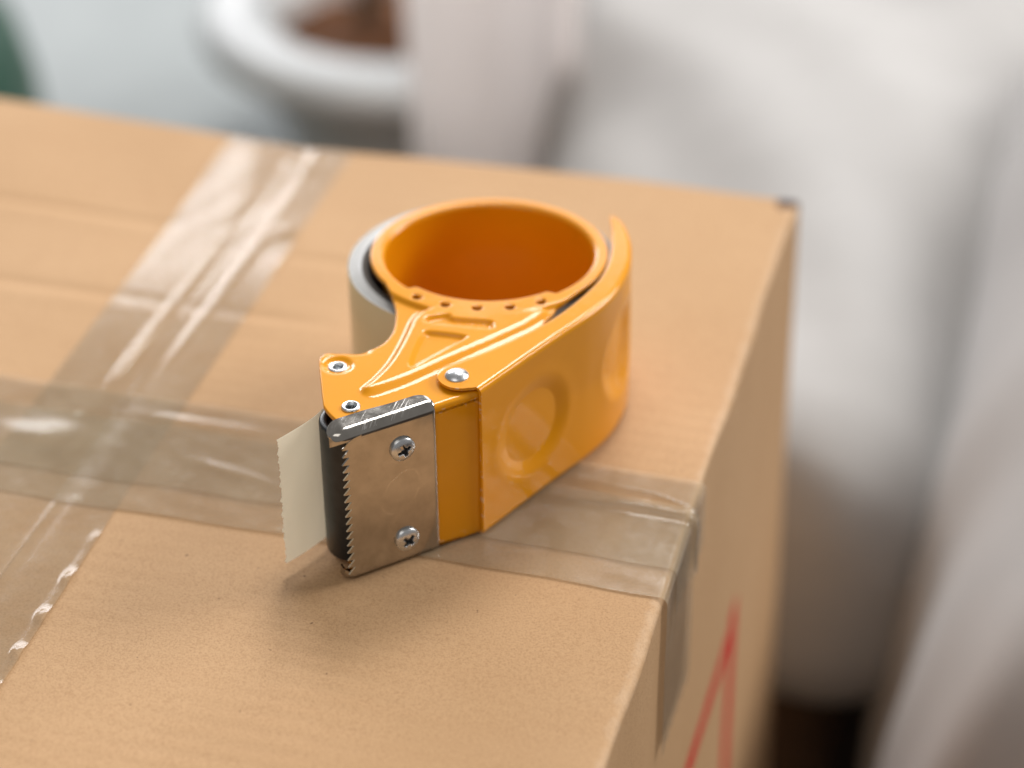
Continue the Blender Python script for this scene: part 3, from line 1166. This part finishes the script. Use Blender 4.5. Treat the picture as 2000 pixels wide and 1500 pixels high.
def add_grid(bm, rows, flip):
    nu, nv = len(rows), len(rows[0])
    vv = [bm.verts.new((p[0] * 0.001, p[1] * 0.001, p[2] * 0.001)) for r in rows for p in r]
    for f in grid_faces(nu, nv):
        f = f[::-1] if flip else f
        try: bm.faces.new([vv[i] for i in f])
        except ValueError: pass


add_grid(bmB, cap_rows(+1), False)
bmesh.ops.remove_doubles(bmB, verts=bmB.verts, dist=2e-6)
bmB.normal_update()
if sum(f.normal.z for f in bmB.faces) < 0:
    bmesh.ops.reverse_faces(bmB, faces=bmB.faces)
b2 = bmesh.new()
add_grid(b2, cap_rows(-1), True)
bmesh.ops.remove_doubles(b2, verts=b2.verts, dist=2e-6)
b2.normal_update()
if sum(f.normal.z for f in b2.faces) > 0:
    bmesh.ops.reverse_faces(b2, faces=b2.faces)
zf = np.linspace(BT - 3.45, 0.35 + 3.45, 40)
rows = []
for s in ss[ss >= -0.31]:
    rows.append([(*Fp(s, face_d(s)), z) for z in zf])
b3 = bmesh.new()
add_grid(b3, rows, False)
b3.normal_update()
if sum(f.normal.dot(Vector((FN[0], FN[1], 0))) for f in b3.faces) < 0:
    bmesh.ops.reverse_faces(b3, faces=b3.faces)
for extra in (b2, b3):
    me = bpy.data.meshes.new('tmp')
    extra.to_mesh(me)
    extra.free()
    bmB.from_mesh(me)
    bpy.data.meshes.remove(me)
bmesh.ops.remove_doubles(bmB, verts=bmB.verts, dist=1.5e-4 * 0.3)
thicken(bmB, 0.0006)
blade = from_bm('blade', bmB, CHROME, disp, True, 40)

# serrated lip: 18 saw teeth
N_T = 18
ztop, zbot = 54.0, 3.4
pitch = (ztop - zbot) / N_T
verts, faces = [], []
for k in range(N_T + 1):
    zk = ztop - k * pitch
    verts += [(0.1, zk), (-4.35 + random.uniform(-0.06, 0.06), zk - 0.12)]
for k in range(N_T):
    a = 2 * k
    verts.append((-6.8 + random.uniform(-0.12, 0.12), ztop - (k + 0.86) * pitch))
    t_ = len(verts) - 1
    faces += [(a, a + 1, a + 3, a + 2), (a + 1, t_, a + 3)]
verts += [(0.1, ztop + 0.9), (-2.6, ztop + 0.55), (0.1, zbot - 0.8), (-2.6, zbot - 0.7)]
q = len(verts) - 4
faces += [(q, q + 1, 1, 0), (2 * N_T, 2 * N_T + 1, q + 3, q + 2)]
v3 = []
for s_, z_ in verts:
    P = Fp(s_, FACE - 0.02 + 0.05 * max(0.0, -s_))
    v3.append((P[0], P[1], z_))
bm = bm_from(v3, faces, 0.001)
bm.normal_update()
if sum(f.normal.dot(Vector((FN[0], FN[1], 0))) for f in bm.faces) < 0:
    bmesh.ops.reverse_faces(bm, faces=bm.faces)
thicken(bm, 0.0006)
from_bm('serrated_edge', bm, CHROME, blade, True, 25)

# cross-head screws in the blade
for (s, z, rot) in ((13.4, 45.0, 0.35), (13.7, 10.0, 0.8)):
    nr_, na = 44, 128
    Rs = 4.05
    verts = [(0, 0, 0)]
    verts = []
    for i in range(nr_):
        r = Rs * (i + 0.25) / (nr_ - 0.75)
        for k in range(na):
            a = 2 * math.pi * k / na
            x, y = r * math.cos(a), r * math.sin(a)
            h = 2.0 * math.sqrt(max(0, 1 - (r / (Rs * 1.06)) ** 2)) ** 0.8
            ca, sa = math.cos(rot), math.sin(rot)
            xr, yr = ca * x + sa * y, -sa * x + ca * y
            arm = lambda p, q: (1 - float(sstep(np.float64(abs(p)), 1.95, 2.35))) * (1 - float(sstep(np.float64(abs(q)), 0.50, 0.72)))
            cr_ = max(arm(xr, yr), arm(yr, xr), 1 - float(sstep(np.float64(math.hypot(x, y)), 0.8, 1.35)))
            h -= 2.3 * cr_ * (1 - 0.5 * r / Rs)
            verts.append((x, y, h))
    for k in range(na):
        a = 2 * math.pi * k / na
        verts.append((Rs * math.cos(a), Rs * math.sin(a), -0.3))
    faces = [tuple((f[0], f[1], f[2], f[3])) for f in []]
    for i in range(nr_):
        for k in range(na):
            b = (k + 1) % na
            faces.append((i * na + k, (i + 1) * na + k, (i + 1) * na + b, i * na + b))
    faces.append(tuple(range(na)))
    bm = bm_from(verts, faces)
    bm.faces.ensure_lookup_table()
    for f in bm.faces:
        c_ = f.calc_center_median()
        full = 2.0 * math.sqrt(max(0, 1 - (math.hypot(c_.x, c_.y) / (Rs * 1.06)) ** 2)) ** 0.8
        f.material_index = 1 if full - c_.z > 0.75 and math.hypot(c_.x, c_.y) < 2.6 else 0  # cross recess faces get the painted shade tone
    bmesh.ops.recalc_face_normals(bm, faces=bm.faces)
    P = Fp(s, FACE + 0.05)
    fr_s = Matrix(((FD[0], 0, FN[0], P[0]), (FD[1], 0, FN[1], P[1]), (0, 1, 0, z), (0, 0, 0, 1)))
    bm.transform(MM @ fr_s)
    bmesh.ops.recalc_face_normals(bm, faces=bm.faces)
    sc_o = from_bm('screw', bm, ZINC, blade, True, 60)
    sc_o.data.materials.append(RECESS_SHADE)

# ------------------------------------------------------------------ roll of tape in the dispenser
RC = np.array([-2.3, 0.0])
roll = empty('tape_roll', (DX + RC[0] * 0.001, DY + RC[1] * 0.001, 0.003))
tag(roll, 'buff roll of packing tape loaded in the orange dispenser, its cream end pulled out', 'tape roll')
RO, RI, Z0, Z1 = 45.4, 38.6, 3.5, 52.8
bm = lathe([(RO - 0.3, Z0), (RO, Z0 + 0.3), (RO, 20), (RO, 38), (RO, Z1 - 0.3), (RO - 0.25, Z1 - 0.03)], 160)
bm.transform(MM @ Matrix.Translation((0, 0, -3.0)) @ SQM)
o = from_bm('outer_wrap', bm, ROLLSIDE, roll, True, 50)
prof = [(RO - 0.25, Z1 - 0.02)]
for r in np.linspace(RO - 0.6, RI + 2.2, 16):
    prof.append((r, Z1 + 0.10 * math.sin(r * 3.1) + 0.06 * math.sin(r * 7.7)))
prof += [(RI + 2.0, Z1), (RI + 2.0, Z0), (RO - 0.3, Z0)]
bm = lathe(prof, 160)
bm.transform(MM @ Matrix.Translation((0, 0, -3.0)) @ SQM)
from_bm('wound_layers', bm, ROLLFACE, roll, True, 60)
bm = lathe([(RI + 1.95, Z1 - 0.1), (RI, Z1 - 0.1), (RI, Z0 + 0.1), (RI + 1.95, Z0 + 0.1)], 120, None, True)
bmesh.ops.recalc_face_normals(bm, faces=bm.faces)
bm.transform(MM @ Matrix.Translation((0, 0, -3.0)) @ SQM)
from_bm('core', bm, COREM, roll, True, 40)

# free end: from the roll past the roller to the torn edge
path = catmull([(29.0, -30.5), (10.0, -51.5), (-12.0, -75.5), (-22.0, -87.5), (-26.4, -93.6), (-27.3, -97.0), (-28.9, -101.5), (-31.6, -107.2), (-35.0, -113.6)], 1.2)
path = path - RC
NPth = len(path)
zt0, zt1 = 4.1, 52.0
NZ = 120
zz_ = np.linspace(zt0, zt1, NZ)
# torn edge that follows saw teeth unevenly
edge = np.zeros(NZ)
ph = 0.0
for i, z in enumerate(zz_):
    u = (z - zt0) / 2.95
    k = int(u)
    fr_ = u - k
    rr = random.Random(k * 31 + 5)
    amp = rr.choice((0.1, 0.25, 0.5, 0.9, 1.0)) * rr.uniform(0.6, 1.0)
    edge[i] = amp * (0.5 - abs(fr_ - rr.uniform(0.35, 0.65))) * 1.4 + 0.12 * rng.standard_normal()
verts = []
L = np.concatenate([[0], np.cumsum(np.hypot(*np.diff(path, axis=0).T))])
for i in range(NPth):
    for j, z in enumerate(zz_):
        wgt = max(0.0, (L[i] - (L[-1] - 6.0)) / 6.0)
        dirv = path[-1] - path[-2]
        dirv = dirv / np.hypot(*dirv)
        P = path[i] + dirv * (edge[j] - 0.3) * wgt * 1.3
        nr2 = np.array([dirv[1], -dirv[0]])
        P = P + nr2 * 0.25 * wgt * math.sin(z * 0.12)
        verts.append((P[0], P[1], z - 3.0 - 0.0))
bm = bm_from(verts, grid_faces(NPth, NZ), 0.001)
thicken(bm, 0.00007)
o = from_bm('free_end', bm, STRIP, roll, True, 50)
o['label'] = 'cream tape end with ragged torn edge sticking out past the roller'

# ------------------------------------------------------------------ background: bench, throw, planter
def soft_block(name, x0, x1, y0, y1, z0, z1, r, mat, parent, amp=0.008, seed=1, nu=48):
    """upholstered block: bevelled box with gentle bulges and creases"""
    bm = bmesh.new()
    bmesh.ops.create_cube(bm, size=1)
    bmesh.ops.subdivide_edges(bm, edges=bm.edges, cuts=28, use_grid_fill=True)
    cx, cy, cz = (x0 + x1) / 2, (y0 + y1) / 2, (z0 + z1) / 2
    hx, hy, hz = (x1 - x0) / 2, (y1 - y0) / 2, (z1 - z0) / 2
    r_ = random.Random(seed)
    ph_ = [r_.uniform(0, 6.28) for _ in range(8)]
    for v in bm.verts:
        p = Vector((v.co.x * 2 * hx, v.co.y * 2 * hy, v.co.z * 2 * hz))
        q = Vector((max(-hx + r, min(hx - r, p.x)), max(-hy + r, min(hy - r, p.y)), max(-hz + r, min(hz - r, p.z))))
        dlt = p - q
        if dlt.length > 1e-9:
            n = dlt.normalized()
            p = q + n * r
        else:
            n = Vector((0, 0, 0))
        b = amp * (math.sin(p.x * 9 + ph_[0] + 4 * p.y) + 0.7 * math.sin(p.y * 13 + ph_[1] - 6 * p.z) + 0.5 * math.sin(p.z * 17 + ph_[2] + 7 * p.x))
        v.co = Vector((cx, cy, cz)) + p + n * b
    return from_bm(name, bm, mat, parent, True, 0)


bench = empty('white_bench', (-0.06, 0.65, FZ))
tag(bench, 'low white upholstered bench with rumpled seat behind the box', 'bench')


def bench_part(name, *a, **k):
    o = soft_block(name, *a, **k)
    o.parent = bench
    o.matrix_parent_inverse = Matrix.Translation(bench.location).inverted()
    return o


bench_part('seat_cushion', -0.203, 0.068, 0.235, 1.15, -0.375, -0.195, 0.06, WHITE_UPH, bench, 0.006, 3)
seat = bench.children[0]
for v in seat.data.vertices:
    if v.co.z > -0.26:
        k_ = (v.co.x - 0.10) * 0.8 + (v.co.y - 0.5) * 0.35
        v.co.z += 0.010 * math.sin(k_ * 34 + 1.2 * math.sin(v.co.y * 7)) + 0.004 * math.sin(k_ * 71 + v.co.y * 9)
    if v.co.x > -0.12:
        v.co.x += 0.075 * float(sstep(np.float64(v.co.y), 0.42, 0.80)) * min(1.0, (v.co.x + 0.12) / 0.2)
        v.co.z -= 0.02 * float(sstep(np.float64(v.co.x), 0.0, 0.09)) if v.co.z > -0.26 else 0
    if v.co.x < 0.05:
        v.co.x -= 0.055 * float(sstep(np.float64(v.co.y), 0.56, 0.70)) * min(1.0, (0.05 - v.co.x) / 0.2)
for lx, ly in ((-0.13, 0.31), (0.0, 0.31), (-0.13, 1.05), (0.0, 1.05)):
    bm = lathe([(0.001, 0.14), (0.022, 0.14), (0.016, 0.0), (0.001, 0.0)], 20)
    bmesh.ops.recalc_face_normals(bm, faces=bm.faces)
    bm.transform(Matrix.Translation((lx, ly, FZ)))
    o = from_bm('leg', bm, BARK, None)
    o.parent = bench
    o.matrix_parent_inverse = Matrix.Translation(bench.location).inverted()


# white curtain hanging in folds left of the bench
verts = []
nx_, nz_ = 90, 30
for i in range(nx_):
    u = i / (nx_ - 1)
    x = -0.318 + 0.112 * u
    for j in range(nz_):
        v = j / (nz_ - 1)
        z = FZ + 0.004 + 0.43 * v
        y = 0.618 - 0.002 * math.sin(x * 26 + 0.8 * v) - 0.002 * math.sin(x * 61 + 2 + v)
        y -= 0.022 * math.exp(-((x + 0.272) / 0.036) ** 4)
        y += 0.02 * math.exp(-((x + 0.222 - 0.01 * v) / 0.008) ** 2)
        verts.append((x + 0.004 * math.sin(v * 4 + u * 3), y, z))
bm = bm_from(verts, grid_faces(nx_, nz_))
thicken(bm, 0.002)
tag(from_bm('white_curtain', bm, CURTAIN, None, True, 60), 'white cloth hanging in upright folds between the planter and the bench', 'curtain')


# rumpled white throw heaped at the right
def throw_mesh():
    verts = []
    nu, nv = 120, 60
    c = np.array([0.338, 0.43])
    for i in range(nu):
        a = 2 * math.pi * i / nu
        for j in range(nv):
            t = j / (nv - 1)
            th = t * math.pi / 2
            rr = math.sin(th) ** 0.55
            z = (FZ + 0.002) + 0.40 * max(0.0, math.cos(th)) ** 0.55
            ex = math.copysign(abs(math.cos(a)) ** 0.55, math.cos(a)) * 0.305
            ey = math.copysign(abs(math.sin(a)) ** 0.62, math.sin(a)) * 0.50
            fold = 1 + 0.035 * t * math.sin(a * 11 + 2 * math.sin(a * 3)) + 0.018 * t * math.sin(a * 23 + 1)
            x = c[0] + ex * rr * fold
            y = c[1] + ey * rr * fold
            z += 0.012 * math.sin(x * 17 + y * 9) * (1 - t) + 0.008 * math.sin(y * 31 - x * 11) * (1 - t)
            verts.append((x, y, z))
    bm = bm_from(verts, grid_faces(nu, nv, True))
    bmesh.ops.remove_doubles(bm, verts=bm.verts, dist=1e-5)
    bmesh.ops.recalc_face_normals(bm, faces=bm.faces)
    return bm


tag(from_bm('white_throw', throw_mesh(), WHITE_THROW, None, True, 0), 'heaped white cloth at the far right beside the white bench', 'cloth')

# pale low table with planter
table = empty('low_table', (-0.75, 1.1, FZ))
tag(table, 'pale grey low table under the white planter in the background', 'table')
bm = bmesh.new()
rounded_box(bm, -0.62, 0.42, -0.36, 0.45, 0.05, 0.08, 0.006)
from_bm('table_top', bm, LACQUER, table, True, 40)
for lx, ly in ((-0.57, -0.31), (0.37, -0.31), (-0.57, 0.40), (0.37, 0.40)):
    bm = bmesh.new()
    rounded_box(bm, lx - 0.02, lx + 0.02, ly - 0.02, ly + 0.02, 0.0, 0.05, 0.003)
    from_bm('leg', bm, LACQUER, table, True, 40)

PZ = FZ + 0.0805
plant = empty('potted_plant', (-0.405, 0.865, PZ))
tag(plant, 'small plant with brown soil in a thick white round planter', 'potted plant')
prof = [(0.001, 0.0), (0.070, 0.0), (0.080, 0.010), (0.098, 0.055), (0.118, 0.086), (0.136, 0.094), (0.145, 0.102), (0.147, 0.110), (0.143, 0.118), (0.132, 0.123), (0.115, 0.125), (0.100, 0.123), (0.093, 0.117), (0.090, 0.108), (0.090, 0.09), (0.088, 0.075), (0.001, 0.07)]
bm = lathe(prof, 96)
bmesh.ops.recalc_face_normals(bm, faces=bm.faces)
from_bm('pot', bm, CERAMIC, plant, True, 50)
verts, nr_, na = [], 14, 48
for i in range(na):
    a = 2 * math.pi * i / na
    for j in range(nr_):
        r = 0.0905 * j / (nr_ - 1)
        x, y = r * math.cos(a), r * math.sin(a)
        verts.append((x, y, 0.098 + 0.004 * math.sin(x * 150 + 1) * math.sin(y * 130) + 0.003 * math.sin(x * 390 + y * 270) - 0.10 * r * r / 0.09))
bm = bm_from(verts, grid_faces(na, nr_, True))
bmesh.ops.remove_doubles(bm, verts=bm.verts, dist=1e-5)
bmesh.ops.recalc_face_normals(bm, faces=bm.faces)
from_bm('soil', bm, SOIL, plant, True, 0)
for (sx, sy, lean_x, lean_y, hgt) in ((-0.028, 0.010, -0.03, 0.02, 0.26), (0.035, 0.005, 0.05, 0.03, 0.24)):
    verts = []
    nst, nsa = 20, 12
    for i in range(nst):
        t = i / (nst - 1)
        r = 0.011 * (1 - 0.45 * t) + 0.0015 * math.sin(t * 30)
        cx = sx + lean_x * t * t + 0.004 * math.sin(t * 9)
        cy = sy + lean_y * t
        for k in range(nsa):
            a = 2 * math.pi * k / nsa
            verts.append((cx + r * math.cos(a), cy + r * math.sin(a), 0.085 + hgt * t))
    faces = []
    for i in range(nst - 1):
        for k in range(nsa):
            b = (k + 1) % nsa
            faces.append((i * nsa + k, i * nsa + b, (i + 1) * nsa + b, (i + 1) * nsa + k))
    bm = bm_from(verts, faces)
    stem = from_bm('stem', bm, BARK, plant, True, 0)
# leaves: shared mesh, thick curved blades
me_leaf = None
for k in range(16):
    if me_leaf is None:
        verts = []
        for i in range(9):
            t = i / 8
            wd = 0.026 * math.sin(math.pi * min(1, t * 0.93 + 0.05)) ** 0.8
            for q in (-1, -0.5, 0, 0.5, 1):
                verts.append((t * 0.12, q * wd, 0.03 * math.sin(t * 2.2) - 0.03 * t * t + 0.006 * abs(q)))
        bm = bm_from(verts, grid_faces(9, 5))
        thicken(bm, 0.0008)
        o = from_bm('leaf', bm, LEAF, plant, True, 0)
        me_leaf = o.data
    else:
        o = link('leaf', me_leaf, LEAF, plant)
    st = k % 2
    bx, by, lx_, ly_, hg = ((-0.028, 0.010, -0.03, 0.02, 0.26), (0.035, 0.005, 0.05, 0.03, 0.24))[st]
    t = 0.55 + 0.45 * (k // 2) / 7
    if k == 15:
        o.location = (0.052, 0.018, 0.112)
        o.rotation_euler = (0.2, -0.3, 0.9)
        o.scale = (0.55, 0.55, 0.55)
        continue
    o.location = (bx + lx_ * t * t, by + ly_ * t, 0.085 + hg * t)
    o.rotation_euler = (random.uniform(-0.3, 0.3), random.uniform(-0.7, 0.1), k * 2.4)

# dark green pouf at the far left
pouf = empty('green_pouf', (-0.752, 0.525, FZ))
tag(pouf, 'dark green round pouf at the far left behind the box', 'pouf')
prof = [(0.001, 0.30), (0.10, 0.30), (0.165, 0.295), (0.192, 0.275), (0.2, 0.24), (0.205, 0.15), (0.2, 0.05), (0.19, 0.02), (0.001, 0.02)]
bm = lathe(prof, 72)
bmesh.ops.recalc_face_normals(bm, faces=bm.faces)
from_bm('cushion', bm, GREEN, pouf, True, 60)
bm = lathe([(0.001, 0.02), (0.17, 0.02), (0.17, 0.0), (0.001, 0.0)], 48)
bmesh.ops.recalc_face_normals(bm, faces=bm.faces)
from_bm('base', bm, BARK, pouf, True, 40)

scene.render.engine = 'CYCLES'
